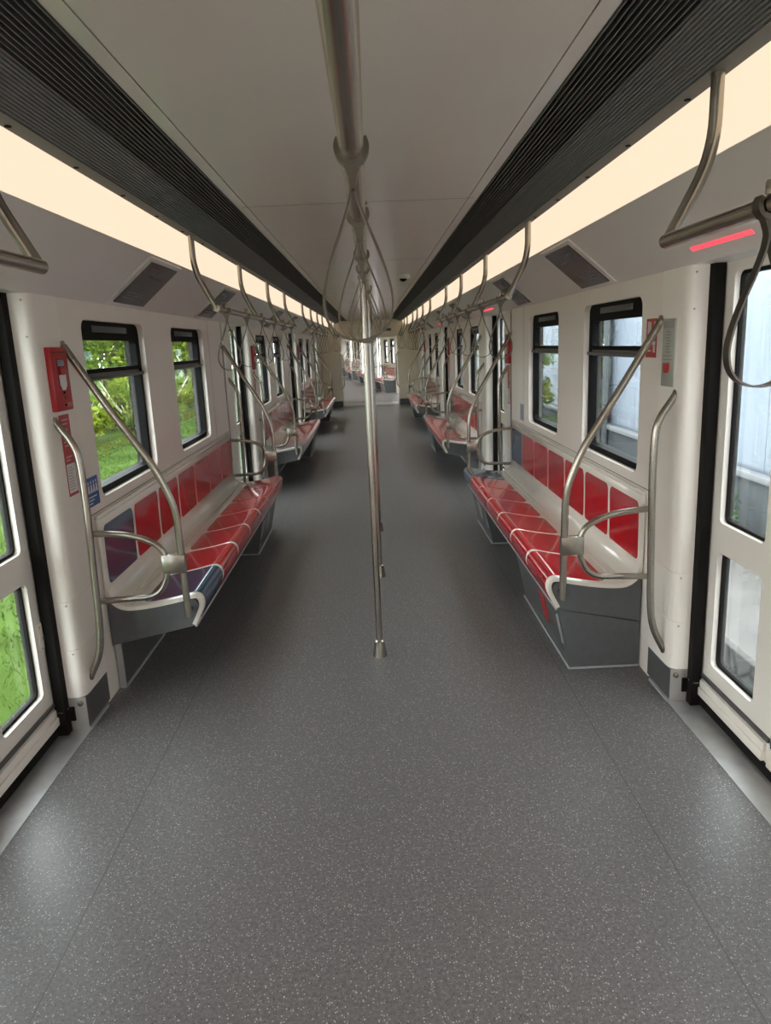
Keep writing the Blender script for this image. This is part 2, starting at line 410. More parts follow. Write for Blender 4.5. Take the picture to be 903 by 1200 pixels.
for s in (1, -1):
    for i, dy in enumerate(doors):
        if i > 0: pillar(s, dy-DH, -1, 'cream door pillar on the near side of the %s door on the %s' % (nm[i], SIDE[s]), False)
        pillar(s, dy+DH, 1, 'cream door pillar on the far side of the %s door on the %s' % (nm[i], SIDE[s]), i == 0)

# doors
def leaf(bm, s, y0, y1, out):
    """door leaf from y0 to y1 with two rounded glass openings"""
    m0, m1 = y0+.13, y1-.13
    for z0, z1, w0, w1 in ((.045, .70, .205, .675), (.70, ZW, .79, 1.70)):
        add_ring(bm, cellout(y0, y1, z0, z1), rrect(m0, m1, w0, w1, .025), s*1.318, s*1.36)
        out.append((m0, m1, w0, w1))
for s in (1, -1):
    for i, dy in enumerate(doors):
        t = thing('door_%d' % (i+1+(4 if s < 0 else 0)), (s*1.335, dy, 0), 'cream double sliding door with tall glass, %s on the %s side' % (nm[i], SIDE[s]), 'door', kind='structure')
        for k in (-1, 1):
            y0, y1 = (dy-DH-.03, dy-.006) if k < 0 else (dy+.006, dy+DH+.03)
            wins = []; b = BM(); leaf(b, s, y0, y1, wins); lf = obj('door_leaf', b, 'pillar', t)
            b = BM()
            for (a, c, z0, z1) in wins: add_ring(b, rrect(a-.002, c+.002, z0-.002, z1+.002, .025), rrect(a+.012, c-.012, z0+.012, z1-.012, .02), s*1.338, s*1.363)
            obj('gasket', b, 'black', lf)
            for (a, c, z0, z1) in wins:
                b = BM(); add_box(b, (s*1.344, a+.006, z0+.006), (s*1.347, c-.006, z1-.006)); obj('pane', b, 'glass', lf, sm=False)
            b = BM(); add_box(b, (s*1.308, y0, .128), (s*1.319, y1, .146), .003); obj('guide_channel', b, 'transom', lf)
            b = BM(); add_box(b, (s*1.300, y0+.02, .05), (s*1.319, y1, .085), .004); add_box(b, (s*1.306, y0+.02, .085), (s*1.319, y1, .118), .004); obj('bottom_rail', b, 'pillar', lf)
            if k > 0 and i == 0:
                b = BM(); add_box(b, (s*1.278, y1-.075, .098), (s*1.315, y1-.035, .106), .002); add_box(b, (s*1.27, y1-.05, .1), (s*1.29, y1+.0, .108), .002)
                add_lathe(b, [(.010, 0), (.012, .012), (.008, .02)], (s*1.29, y1-.055, .104), 'z', 12); obj('roller_bracket', b, 'steel', lf)
                if s < 0:
                    b = BM(); add_box(b, (s*1.311, y1-.105, .385), (s*1.319, y1-.04, .49), .004); pl = obj('lock_plate', b, 'pillar', lf)
                    b = BM(); add_lathe(b, [(.012, -.002), (.012, .002)], (s*1.310, y1-.0725, .43), 'x', 14)
                    for q in (-.025, .025):
                        for z in (.395, .48): add_lathe(b, [(.003, -.002), (.003, .002)], (s*1.31, y1-.0725+q, z), 'x', 8)
                    obj('keyhole', b, 'greyink', pl)
        b = BM(); add_box(b, (s*1.319, dy-.012, .045), (s*1.352, dy+.012, ZW)); obj('meeting_edge', b, 'black', t)
        b = BM(); add_box(b, (s*1.196, dy-DH, -.06), (s*1.337, dy+DH, .002)); obj('sill_plate', b, 'sill', t)
        b = BM(); add_box(b, (s*1.312, dy-DH-.03, .002), (s*1.33, dy+DH+.03, .045)); obj('sill_gap', b, 'black', t)

# ------------------------------------------------------------------ benches
prof = [(.812, .302), (.795, .335), (.776, .375), (.770, .405), (.776, .432), (.793, .448), (.82, .450), (.90, .432), (1.00, .415), (1.08, .407), (1.13, .412), (1.165, .437), (1.182, .475), (1.186, .52), (1.186, .64), (1.184, .76), (1.188, .80), (1.20, .822)]
PR = [(p.x, p.y) for p in smooth([(x, z, 0) for x, z in prof], 5)]
LEN = [0.]
for a, c in zip(PR, PR[1:]): LEN.append(LEN[-1]+math.hypot(c[0]-a[0], c[1]-a[1]))
def pat(t):
    t = max(0, min(LEN[-1], t))
    for i in range(len(LEN)-1):
        if t <= LEN[i+1]:
            f = (t-LEN[i])/(LEN[i+1]-LEN[i]); a, c = PR[i], PR[i+1]
            p = (a[0]+(c[0]-a[0])*f, a[1]+(c[1]-a[1])*f); d = (c[0]-a[0], c[1]-a[1]); l = math.hypot(*d); return p, (-d[1]/l, d[0]/l)
def tfind(fn):
    return min(LEN, key=lambda t: fn(pat(t)[0]))
T_front = tfind(lambda p: abs(p[1]-.325)+(0 if p[0] < .85 else 9)); T_back = tfind(lambda p: abs(p[0]-1.055)+(0 if p[1] < .5 else 9))
T_b0 = tfind(lambda p: abs(p[1]-.505)+(0 if p[0] > 1.1 else 9)); T_b1 = tfind(lambda p: abs(p[1]-.775)+(0 if p[0] > 1.1 else 9))
def pad(bm, s, y0, y1, t0, t1, r0, r1, off=.0025):
    """pad following the bench profile, rounded by r0 at its t0 end and r1 at its t1 end"""
    n = 34; rows = []
    for i in range(n+1):
        u = i/n; t = t0+(t1-t0)*(u*u*(3-2*u) if True else u)
        cut = 0
        if t-t0 < r0: cut = r0-math.sqrt(max(0, r0*r0-(r0-(t-t0))**2))
        if t1-t < r1: cut = r1-math.sqrt(max(0, r1*r1-(r1-(t1-t))**2))
        (x, z), (nx, nz) = pat(t)
        rows.append([(Vector((s*(x+nx*o), y, z+nz*o))) for o in (off, -.006) for y in (y0+cut, y1-cut)])
    V = [[bm.verts.new(p) for p in r] for r in rows]
    for a, c in zip(V, V[1:]):
        bm.faces.new((a[0], a[1], c[1], c[0])); bm.faces.new((a[2], c[2], c[3], a[3])); bm.faces.new((a[0], c[0], c[2], a[2])); bm.faces.new((a[1], a[3], c[3], c[1]))
    for r in (V[0], V[-1]): bm.faces.new((r[0], r[1], r[3], r[2]))
def bracket_poly(s):
    return [(s*.818, .300), (s*.80, .34), (s*.795, .40), (s*.81, .425), (s*.9, .412), (s*1.0, .396), (s*1.08, .388), (s*1.13, .393), (s*1.152, .402), (s*1.17, .425), (s*1.198, .44), (s*1.198, .222)]
def base_box(s, y0, y1, t, logo):
    b = BM(); add_prism(b, [(s*.822, .297), (s*.884, .01), (s*1.198, .01), (s*1.198, .218)], 'y', y0, y1); bb = obj('base_box', b, 'grey', t)
    b = BM()
    add_tube(b, [(s*.878, y0-.001, .006), (s*.878, y1+.001, .006)], .006, 6)
    for y in (y0, y1): add_tube(b, [(s*.878, y, .006), (s*1.198, y, .006)], .006, 6)
    obj('base_bead', b, 'trimline', bb)
    def fp(f, y, o): # point on the sloping front
        return Vector((s*(.822+.062*f-o), y, .297-.287*f-o*.2))
    def slab(f0, f1, ya, yb, o0, o1):
        b = BM(); v = [b.verts.new(fp(f, y, o)) for o in (o0, o1) for f, y in ((f0, ya), (f0, yb), (f1, yb), (f1, ya))]
        for q in ((0, 1, 2, 3), (7, 6, 5, 4), (0, 4, 5, 1), (1, 5, 6, 2), (2, 6, 7, 3), (3, 7, 4, 0)): b.faces.new([v[i] for i in q])
        return b
    obj('access_panel', slab(.1, .78, y0+.06, y1-.06, -.002, .004), 'kick_dark', bb)
    obj('label_patch', slab(.15, .62, y0+.28, y0+.42, .002, .0055), 'alarm_red' if logo else 'greyink', bb)
    obj('latch', slab(.12, .6, y0+.015, y0+.035, .002, .010), 'trimline', bb)
    return bb
def make_bench(s, y0, label, group, boxes):
    t = thing('bench_seat', (s*.98, y0, 0), label, 'bench', group)
    y1 = y0+BL
    th = .02
    inner = [(pat(l)[0][0]-pat(l)[1][0]*th, pat(l)[0][1]-pat(l)[1][1]*th) for l in LEN]
    inner = [(min(x, 1.2), z) for x, z in inner]
    b = BM(); n = len(PR)
    A = [[b.verts.new((s*x, y, z)) for x, z in pl] for y in (y0, y0+.004, y1-.004, y1) for pl in (PR, inner)]
    # slightly rounded end edges
    for k, sgn in ((0, 1), (6, 1)):
        for i in range(n):
            nx, nz = pat(LEN[i])[1]
            A[k][i].co -= Vector((s*nx*.004, 0, nz*.004))
    for k in (0, 2, 4):
        for i in range(n-1):
            b.faces.new((A[k][i], A[k][i+1], A[k+2][i+1], A[k+2][i])); b.faces.new((A[k+1][i], A[k+3][i], A[k+3][i+1], A[k+1][i+1]))
        for i in (0, n-1): b.faces.new((A[k][i], A[k+2][i], A[k+3][i], A[k+1][i]))
    for k in (0, 6):
        for i in range(n-1): b.faces.new((A[k][i], A[k][i+1], A[k+1][i+1], A[k+1][i]))
    # rounded cap that closes the top of the backrest against the wall
    add_box(b, (s*1.186, y0, .805), (s*1.206, y1, .826), .006)
    # shallow ribs along the back of the pan
    for tt in (T_back+.045, T_back+.075): add_tube(b, [(s*pat(tt)[0][0], y0+.01, pat(tt)[0][1]-.001), (s*pat(tt)[0][0], y1-.01, pat(tt)[0][1]-.001)], .003, 6)
    obj('seat_shell', b, 'shell', t, ang=50)
    e = .034; g = .034; w = (BL-2*e-6*g)/7
    for i in range(7):
        a = y0+e+i*(w+g)
        m = 'blue' if i == (6 if s > 0 else 0) else 'red'
        b = BM(); pad(b, s, a, a+w, T_front, T_back, .004, .05); o = obj('seat_pad', b, m, t)
        if m == 'blue': o['label'] = 'navy blue seat pad'
        b = BM(); pad(b, s, a, a+w, T_b0, T_b1, .02, .035); o = obj('back_pad', b, m, t)
        if m == 'blue': o['label'] = 'navy blue back pad'
    for ya, yb in ((y0+.006, y0+.035), (y1-.035, y1-.006)):
        b = BM(); add_prism(b, bracket_poly(s), 'y', ya, yb); obj('end_bracket', b, 'grey', t)
    b = BM(); add_prism(b, [(s*.835, .297), (s*.83, .37), (s*1.1, .37), (s*1.198, .36), (s*1.198, .232)], 'y', y0+.03, y1-.03); obj('under_frame', b, 'grey', t)
    b = BM(); add_tube(b, [(s*.813, y0, .301), (s*.813, y1, .301)], .0055, 6); obj('front_bead', b, 'trimline', t)
    b = BM(); add_box(b, (s*1.175, y0+.04, .01), (s*1.2, y1-.04, .235)); hp = obj('wall_heater_panel', b, 'kick_dark', t)
    b = BM(); add_box(b, (s*1.168, y0+.04, 0), (s*1.178, y1-.04, .012)); add_box(b, (s*1.172, y0+.03, 0), (s*1.2, y0+.042, .235)); obj('heater_bead', b, 'trimline', hp)
    for ya, yb in boxes: base_box(s, y0+ya, y0+yb, t, False)
    return t
bl = ['nearest', 'middle', 'farthest']
BENCH = {}
for s in (1, -1):
    def lab(i): return '%s glossy red bench on the %s with a navy seat at its %s end' % (bl[i], SIDE[s], 'far' if s > 0 else 'near')
    t = make_bench(s, B0, lab(0), 'red benches along the walls', [(2.17, 2.93)])
    BENCH[s] = t
    for i in (1, 2): dup(t, (0, P*i, 0), lab(i))
base_box(1, B0+.004, B0+1.0, BENCH[1], True)

# ------------------------------------------------------------------ grab rails at the bench ends
def grab_rail(s, y, label, lean):
    t = thing('grab_rail', (s*.825, y, .36), label, 'grab rail', 'grab rails at the bench ends')
    b = BM()
    pts = [(.826, .365), (.832, .80), (.845, .885), (.895, 1.022), (.962, 1.14), (1.065, 1.312), (1.198, 1.545)]
    P3 = [Vector((s*x, y+lean*max(0, (z-.8))*.05, z)) for x, z in pts]
    P3 = [P3[0], (P3[0]+P3[1])/2]+smooth(P3[1:], 6)
    add_tube(b, P3, .0155, 14); obj('pole', b, 'steel', t)
    b = BM(); pts = [(1.202, .762), (1.13, .757), (1.046, .746), (.975, .724), (.926, .694), (.903, .655), (.897, .61), (.905, .55), (.935, .495), (.985, .468), (1.06, .463), (1.202, .456)]
    add_tube(b, smooth([(s*x, y, z) for x, z in pts], 5), .0135, 12); obj('arm_loop', b, 'steel', t)
    b = BM(); add_box(b, (s*.813, y-.019, .572), (s*.914, y+.019, .655), .004); obj('clamp_plate', b, 'steel', t)
    b = BM(); add_tube(b, [(s*.83, y, .385), (s*.83, y-lean*.060, .385)], .012, 12); obj('foot_bolt', b, 'steel', t)
    b = BM(); add_lathe(b, [(.024, -.004), (.022, .004)], (s*1.2, y+lean*.037, 1.545), 'x', 16); obj('wall_rose', b, 'steel', t)
    return t
def door_rail(s, y, label):
    t = thing('hand_rail', (s*1.2, y, .19), label, 'handrail', 'bowed handrails beside the doors')
    b = BM()
    pts = [(1.206, 1.268), (1.182, 1.232), (1.148, 1.178), (1.129, 1.11), (1.125, .94), (1.131, .65), (1.138, .42), (1.155, .30), (1.206, .192)]
    add_tube(b, smooth([(s*x, y, z) for x, z in pts], 6), .0145, 14); obj('rail', b, 'steel', t)
    b = BM()
    for z in (1.262, .205): add_lathe(b, [(.021, -.003), (.019, .003)], (s*1.2, y, z), 'x', 14)
    obj('wall_rose', b, 'steel', t)
    return t
for s in (1, -1):
    near = grab_rail(s, B0-.055, 'curved steel grab rail at the near end of the nearest bench on the %s' % SIDE[s], -1)
    far = grab_rail(s, B0+BL+.055, 'curved steel grab rail at the far end of the nearest bench on the %s' % SIDE[s], 1)
    dn = door_rail(s, B0-.26, 'bowed steel handrail on the pillar before the nearest bench on the %s' % SIDE[s])
    df = door_rail(s, B0+BL+.26, 'bowed steel handrail on the pillar behind the nearest bench on the %s' % SIDE[s])
    for i in (1, 2):
        dup(near, (0, P*i, 0), 'curved steel grab rail at the near end of the %s bench on the %s' % (bl[i], SIDE[s]))
        dup(far, (0, P*i, 0), 'curved steel grab rail at the far end of the %s bench on the %s' % (bl[i], SIDE[s]))
        dup(dn, (0, P*i, 0), 'bowed steel handrail on the pillar before the %s bench on the %s' % (bl[i], SIDE[s]))
        dup(df, (0, P*i, 0), 'bowed steel handrail on the pillar behind the %s bench on the %s' % (bl[i], SIDE[s]))

# ------------------------------------------------------------------ overhead rails and straps
BX, BZ = .72, 1.705
def drop(s, y):
    b = BM()
    add_tube(b, fillet([(s*.815, y, 2.052), (s*.815, y, 1.885), (s*BX, y, BZ)], .09, 7), .0145, 14)
    return b
def overhead(s, y0, ys, label, y1=None):
    t = thing('overhead_rail', (s*BX, y0, BZ), label, 'rail')
    b = BM(); add_tube(b, [(s*BX, y0-.012, BZ), (s*BX, (y1 or ys[-1])+.012, BZ)], .0165, 16); obj('bar', b, 'steel', t)
    for y in ys: obj('hanger', drop(s, y), 'steel', t)
    return t
R1 = [3.73, 5.06, 6.38, 7.62]
for s in (1, -1):
    overhead(s, -.3, [-.2, 1.755], 'steel overhead rail ending beside the nearest door on the %s' % SIDE[s])
    overhead(s, R1[0], R1, 'steel overhead rail on four hangers above the nearest bench on the %s' % SIDE[s])
    overhead(s, 9.6, [9.6, 10.92, 12.24, 13.5], 'steel overhead rail on four hangers above the middle bench on the %s' % SIDE[s])
    overhead(s, 15.5, [15.5, 16.8, 18.1], 'steel overhead rail on three hangers beside the end partition on the %s' % SIDE[s])
def make_strap(x, y, z, label, group, k=1.):
    t = thing('hanging_strap', (x, y, z), label, 'strap', group)
    hw = .011
    def ribbon(bm, pts, th, w0=hw):
        n = len(pts); rows = []
        for i, p in enumerate(pts):
            a, c = pts[max(i-1, 0)], pts[min(i+1, n-1)]; d = Vector((c[0]-a[0], c[1]-a[1])).normalized(); nx, nz = -d.y*th/2, d.x*th/2
            rows.append([bm.verts.new((x+p[0]+q*nx, y+h, z+p[1]+q*nz)) for q, h in ((1, -w0), (1, w0), (-1, w0), (-1, -w0))])
        for a, c in zip(rows, rows[1:]):
            for k in range(4): bm.faces.new((a[k], a[(k+1) % 4], c[(k+1) % 4], c[k]))
        bm.faces.new(rows[0][::-1]); bm.faces.new(rows[-1])
    half = [(.002, -.046), (.006, -.070), (.018, -.105), (.036, -.15), (.049, -.192), (.0535, -.223), (.049, -.249), (.036, -.267), (.016, -.277), (0, -.279)]
    half = [(a*k, -.046+(c+.046)*k) for a, c in half]
    pts = [(p.x, p.y) for p in smooth([(a, c, 0) for a, c in half], 4)]
    pts = pts + [(-a, c) for a, c in pts[-2::-1]]
    b = BM(); ribbon(b, pts, .0036); obj('loop', b, 'steel_dark', t)
    # fork shaped collar gripping the bar
    b = BM()
    arc = [(.0225*math.cos(a), .0225*math.sin(a)) for a in [math.radians(35-250*k/20) for k in range(21)]]
    ribbon(b, arc, .008, .012)
    add_prism(b, [(x-.019, z-.012), (x+.019, z-.012), (x+.011, z-.028), (x+.006, z-.042), (x+.0035, z-.058), (x-.0035, z-.058), (x-.006, z-.042), (x-.011, z-.028)], 'y', y-.010, y+.010)
    obj('collar', b, 'steel_dark', t)
    b = BM(); add_lathe(b, [(.010, .017), (.010, .036), (.0085, .040)], (x, y, z), 'z', 14); obj('lock_cap', b, 'steel', t)
    return t
proto = {}
def strap(x, y, z, label, group):
    k = 1.12 if 'side' in group else 1.
    if k not in proto: proto[k] = make_strap(x, y, z, label, group, k); return proto[k]
    return dup(proto[k], Vector((x, y, z))-WL[proto[k]], label, group)
for i, y in enumerate((1.18, 1.75, 2.5, 2.95)):
    strap(.010, y, 1.787, 'loop strap on the central ceiling rail, %s from the camera' % ORD[i], 'straps on the central rail')
for i, y in enumerate((3.95, 5.2)):
    strap(.022, y, 1.787, 'loop strap on the central ceiling rail, %s beyond the nearest pole' % ORD[i], 'straps on the central rail')
strap(BX, 1.315, BZ, 'large loop strap on the right overhead rail beside the nearest door', 'straps on the side rails')
for s in (1, -1):
    for i in range(6):
        strap(s*BX, 3.96+.645*i, BZ, 'loop strap above the nearest bench on the %s, %s along its rail' % (SIDE[s], ORD[i]), 'straps on the side rails')
    for i in range(6):
        strap(s*BX, 9.85+.645*i, BZ, 'loop strap above the middle bench on the %s, %s along its rail' % (SIDE[s], ORD[i]), 'straps on the side rails')
    for i in range(3):
        strap(s*BX, 15.75+.645*i, BZ, 'loop strap near the end partition on the %s, %s along its rail' % (SIDE[s], ORD[i]), 'straps on the side rails')
t = thing('ceiling_rail', (0.01, 3, 1.787), 'thick steel rail running down the middle under the ceiling', 'rail')
b = BM(); add_tube(b, [(.010, -.6, 1.787), (.010, 3.0, 1.787), (.034, 5.84, 1.787)], .0185, 20); obj('bar', b, 'steel', t)
for y in (.35, 3.35, 5.82):
    b = BM(); add_tube(b, [(.01, y, 1.787), (.01, y, 2.1)], .015, 14); add_lathe(b, [(.03, 0), (.03, -.008)], (.01, y, 2.1), 'z', 16); obj('hanger', b, 'steel', t)
for i, (x, y) in enumerate(((.006, 3.35), (.026, 4.61), (.036, 5.82))):
    t = thing('floor_pole', (x, y, 0), ('nearest steel pole standing in the middle of the aisle', 'second steel pole in the aisle, hidden behind the nearest', 'third steel pole in the aisle, behind the second')[i], 'pole', 'poles in the middle of the aisle')
    b = BM(); add_tube(b, [(x, y, .02), (x, y, 1.795)], .0155, 20); obj('shaft', b, 'steel', t)
    b = BM(); add_lathe(b, [(.036, 0), (.035, .006), (.024, .078), (.018, .084)], (x, y, 0), 'z', 24); obj('foot_cone', b, 'steel', t)
    b = BM(); add_tube(b, [(x, y-.03, 1.787), (x, y+.03, 1.787)], .023, 18); obj('tee_joint', b, 'steel', t)

# ------------------------------------------------------------------ display panels on the cornice
def screen(s, y0, y1, label):
    t = thing('display_panel', (s*1.07, (y0+y1)/2, 1.75), label, 'display', 'dark display panels on the cornice')
    a, c = Vector((s*.972, 0, 1.921)), Vector((s*1.172, 0, 1.752)); d = (c-a).normalized(); n = Vector((-s*abs(d.z), 0, -abs(d.x)))
    def slab(f0, f1, ya, yb, o0, o1):
        b = BM(); v = [b.verts.new(a+(c-a)*f+n*o+Vector((0, y, 0))) for o in (o0, o1) for f, y in ((f0, ya), (f0, yb), (f1, yb), (f1, ya))]
        for q in ((0, 1, 2, 3), (7, 6, 5, 4), (0, 4, 5, 1), (1, 5, 6, 2), (2, 6, 7, 3), (3, 7, 4, 0)): b.faces.new([v[i] for i in q])
        return b
    # pale housing carrying the dark glass
    b = BM(); prof = [(s*.955, 1.93), (s*1.172, 1.748), (s*1.196, 1.738), (s*1.2, 1.75), (s*.96, 1.95)]
    add_prism(b, prof, 'y', y0-.05, y1+.05); obj('housing', b, 'cornice', t)
    obj('glass_face', slab(0, 1, y0, y1, .002, .009), 'screen', t)
    b = slab(.30, .315, y0+.12, y1-.1, .008, .0096)
    for f, q0, q1 in ((.12, .05, .18), (.17, .05, .22), (.22, .08, .2), (.72, .04, .3), (.78, .04, .3), (.84, .04, .2)): join(b, slab(f, f+.018, y0+q0, y0+q1, .008, .0096))
    obj('lettering', b, 'screen_ink', t, sm=False)
    return t
for s in (1, -1):
    for i in range(3):
        n_ = bl[i]
        if i == 0: p1 = screen(s, 3.57, 4.02, 'dark display panel at the near end over the nearest bench on the %s' % SIDE[s]); p2 = screen(s, 5.30, 5.72, 'dark display panel at the far end over the nearest bench on the %s' % SIDE[s])
        else:
            dup(p1, (0, P*i, 0), 'dark display panel at the near end over the %s bench on the %s' % (n_, SIDE[s])); dup(p2, (0, P*i, 0), 'dark display panel at the far end over the %s bench on the %s' % (n_, SIDE[s]))
# red led lines over the right doors
for i, dy in enumerate(doors):
    b = BM(); add_prism(b, [(1.140, 1.778), (1.150, 1.768), (1.156, 1.774), (1.146, 1.784)], 'y', dy+.02 if i == 0 else dy-.28, dy+.43 if i == 0 else dy+.32)
    tag(obj('door_lamp', b, 'led'), 'thin glowing red line over the %s door on the right' % nm[i], 'light', 'red door lamps')

# ------------------------------------------------------------------ alarms, stickers, plates
def alarm(s, y0, y1, label):
    z0, z1 = 1.298, 1.541; X = lambda a: s*(W-a)
    t = thing('alarm_box', (s*W, (y0+y1)/2, z0), label, 'alarm', 'red alarm boxes on the pillars'); w = y1-y0; ym = (y0+y1)/2
    b = BM(); add_box(b, (X(-.006), y0, z0), (X(.022), y1, z1), .005); obj('case', b, 'alarm_red', t)
    b = BM(); add_box(b, (X(.021), y0+.015, z1-.022), (X(.0235), y1-.02, z1-.016)); add_box(b, (X(.021), ym-.032, z0+.085), (X(.0235), ym+.032, z1-.045), .0008); add_box(b, (X(.021), ym-.008, z0+.045), (X(.0235), ym+.008, z0+.058)); obj('recess', b, 'alarm_dark', t)
    b = BM(); add_box(b, (X(.022), ym-.03, z1-.072), (X(.026), ym+.028, z1-.048), .001); obj('label_window', b, 'bluegrey', t)
    b = BM(); add_lathe(b, [(.016, -.004), (.016, .004)], (X(.026), ym, z1-.09), 'x', 16); obj('push_button', b, 'alarm_red', t)
    b = BM(); add_prism(b, [(ym-.028, z1-.105), (ym+.028, z1-.105), (ym+.028, z1-.145), (ym+.012, z1-.163), (ym-.012, z1-.163), (ym-.028, z1-.145)], 'x', X(.022), X(.027)); obj('cover_plate', b, 'white', t)
    b = BM(); add_lathe(b, [(.005, -.003), (.005, .003)], (X(.023), ym, z0+.07), 'x', 12); add_lathe(b, [(.004, -.003), (.004, .003)], (X(.023), ym, z0+.022), 'x', 12); obj('key_lock', b, 'black', t)
    b = BM()
    for k in range(3): add_box(b, (X(.0215), ym+.02, z0+.014+.006*k), (X(.0228), ym+.06, z0+.0165+.006*k))
    obj('lettering', b, 'pinkink', t, sm=False)
    return t
def notice(s, y0, y1, label):
    X = lambda a: s*(W-a); z0, z1, zm = .957, 1.281, 1.085
    t = thing('wall_notice', (s*W, (y0+y1)/2, z0), label, 'sticker', 'red and white notices on the pillars')
    b = BM(); add_box(b, (X(-.003), y0, z0), (X(.0015), y1, z1)); obj('backing', b, 'alarm_red', t)
    b = BM(); add_box(b, (X(.001), y0+.006, z0+.012), (X(.002), y1-.006, zm)); obj('text_field', b, 'white', t)
    b = BM(); r = random.Random(3)
    for k in range(9): add_box(b, (X(.0015), y0+.014, z0+.024+k*.011), (X(.0025), y0+.014+r.uniform(.04, .065), z0+.027+k*.011))
    obj('lettering', b, 'greyink', t, sm=False)
    b = BM()
    for k, q in enumerate((.018, .034, .09, .105, .12, .165, .178)): add_box(b, (X(.001), y0+.015, z1-q-.005), (X(.002), y0+.015+(.06, .05, .03, .06, .045, .06, .04)[k], z1-q))
    add_lathe(b, [(.011, -.001), (.011, .001)], (X(.001), y0+.05, z1-.065), 'x', 14)
    obj('pictogram', b, 'pinkink', t, sm=False)
    return t
def blue_notice(s, y0, y1, label, m='bluesign'):
    X = lambda a: s*(W*1.004-a); z0, z1 = .868, .994
    t = thing('priority_sticker', (s*W, (y0+y1)/2, z0), label, 'sticker', 'blue priority seat stickers')
    b = BM(); add_box(b, (X(-.003), y0, z0), (X(.0015), y1, z1)); obj('backing', b, m, t)
    b = BM(); w = y1-y0
    for k in range(4):
        yc = y0+w*(.16+.225*k)
        add_lathe(b, [(.0065, -.001), (.0065, .001)], (X(.001), yc, z1-.022), 'x', 12)
        add_prism(b, [(yc-.011, z1-.067), (yc+.012, z1-.067), (yc+.006, z1-.032), (yc-.006, z1-.032)], 'x', X(.001), X(.002))
    for k, (q, l) in enumerate(((.082, .7), (.096, .45), (.110, .3))): add_box(b, (X(.001), y0+.012, z1-q-.005), (X(.002), y0+.012+w*l, z1-q))
    obj('pictogram', b, 'white' if m == 'bluesign' else 'greyink', t, sm=False)
    return t
def red_notice(s, y0, y1, label):
    X = lambda a: s*(W*1.004-a); z0, z1 = 1.40, 1.558
    t = thing('safety_sticker', (s*W, (y0+y1)/2, z0), label, 'sticker', 'red safety stickers')
    b = BM(); add_box(b, (X(-.003), y0, z0), (X(.0015), y1, z1)); obj('backing', b, 'alarm_red', t)
    b = BM(); w = y1-y0; y = lambda f: (y1-f*w if s > 0 else y0+f*w)
    for f, q in ((.14, .05), (.22, .05), (.32, .052), (.40, .045), (.72, .04), (.80, .03)): add_box(b, (X(.001), y(f), z1-.012-q), (X(.002), y(f+.05), z1-.012))
    for f0, f1, a, c in ((.62, .92, .09, .078), (.62, .9, .066, .05), (.7, .88, .048, .02), (.1, .5, .07, .062), (.1, .45, .05, .044), (.08, .5, .03, .024)): add_box(b, (X(.001), y(f0), z0+a), (X(.002), y(f1), z0+c))
    obj('pictogram', b, 'white', t, sm=False)
    return t
def release_plate(s, y0, y1, label):
    X = lambda a: s*(W-a); z0, z1 = 1.29, 1.551; ym = (y0+y1)/2
    t = thing('door_release_plate', (s*W, ym, z0), label, 'plate', 'steel door release plates')
    b = BM(); add_box(b, (X(-.004), y0, z0), (X(.004), y1, z1), .0015); obj('face_plate', b, M['plate'], t)
    b = BM(); add_prism(b, [(ym-.017, z0+.092), (ym+.017, z0+.092), (ym+.017, z0+.068), (ym+.009, z0+.054), (ym-.009, z0+.054), (ym-.017, z0+.068)], 'x', X(.003), X(.016)); obj('pull_handle', b, 'alarm_red', t)
    b = BM(); add_box(b, (X(.003), y0+.01, z1-.035), (X(.005), y1-.01, z1-.008)); obj('header_strip', b, 'greyink', t)
    b = BM()
    for k in range(8): add_box(b, (X(.0035), ym-.018-.006*(k % 2), z1-.052-.011*k), (X(.0048), ym+.018+.005*(k % 3), z1-.048-.011*k))
    for k in range(2): add_box(b, (X(.0035), y0+.014, z0+.118-.014*k), (X(.0048), y1-.014, z0+.121-.014*k))
    obj('lettering', b, 'greyink', t, sm=False)
    return t
M['plate'] = mat('satin steel plate', (.52, .54, .50), .35, metal=.6, noise=.06, nscale=30)
aL = alarm(-1, 2.822, 2.975, 'red alarm box on the pillar before the nearest bench on the left')
nL = notice(-1, 2.868, 2.961, 'red and white notice under the alarm box before the nearest bench on the left')
bL = blue_notice(-1, 3.052, 3.183, 'blue sticker of four white figures beside the nearest left window')
ra, rb = 6.11+.115, 6.11+.268
aR = alarm(1, ra, rb, 'red alarm box on the pillar behind the nearest bench on the right')
nR = notice(1, ra+.03, rb-.03, 'red and white notice under the alarm box behind the nearest bench on the right')
bR = blue_notice(1, 5.70, 5.83, 'small grey blue sticker beside the farther nearest-bench window on the right', 'bluegrey')
rR = red_notice(1, 3.05, 3.165, 'red safety sticker beside the nearest right window behind the grab rail')
pR = release_plate(1, 2.847, 2.969, 'steel plate with red handle on the pillar before the nearest bench on the right')
for i in (1, 2):
    dup(aL, (0, P*i, 0), 'red alarm box on the pillar before the %s bench on the left' % bl[i]); dup(nL, (0, P*i, 0), 'red and white notice on the pillar before the %s bench on the left' % bl[i])
    dup(aR, (0, P*i, 0), 'red alarm box on the pillar behind the %s bench on the right' % bl[i]); dup(nR, (0, P*i, 0), 'red and white notice on the pillar behind the %s bench on the right' % bl[i])

# dome camera
t = thing('security_camera', (.348, 6.82, 2.1), 'small white dome camera on the ceiling right of the central rail', 'camera')
b = BM(); add_lathe(b, [(.062, 0), (.062, -.02), (.056, -.034)], (.348, 6.82, 2.1), 'z', 24); obj('housing', b, 'dome', t)
b = BM(); add_lathe(b, [(.033, -.03), (.030, -.046), (.018, -.056), (.004, -.06)], (.348, 6.82, 2.1), 'z', 20); obj('lens_dome', b, 'black', t)

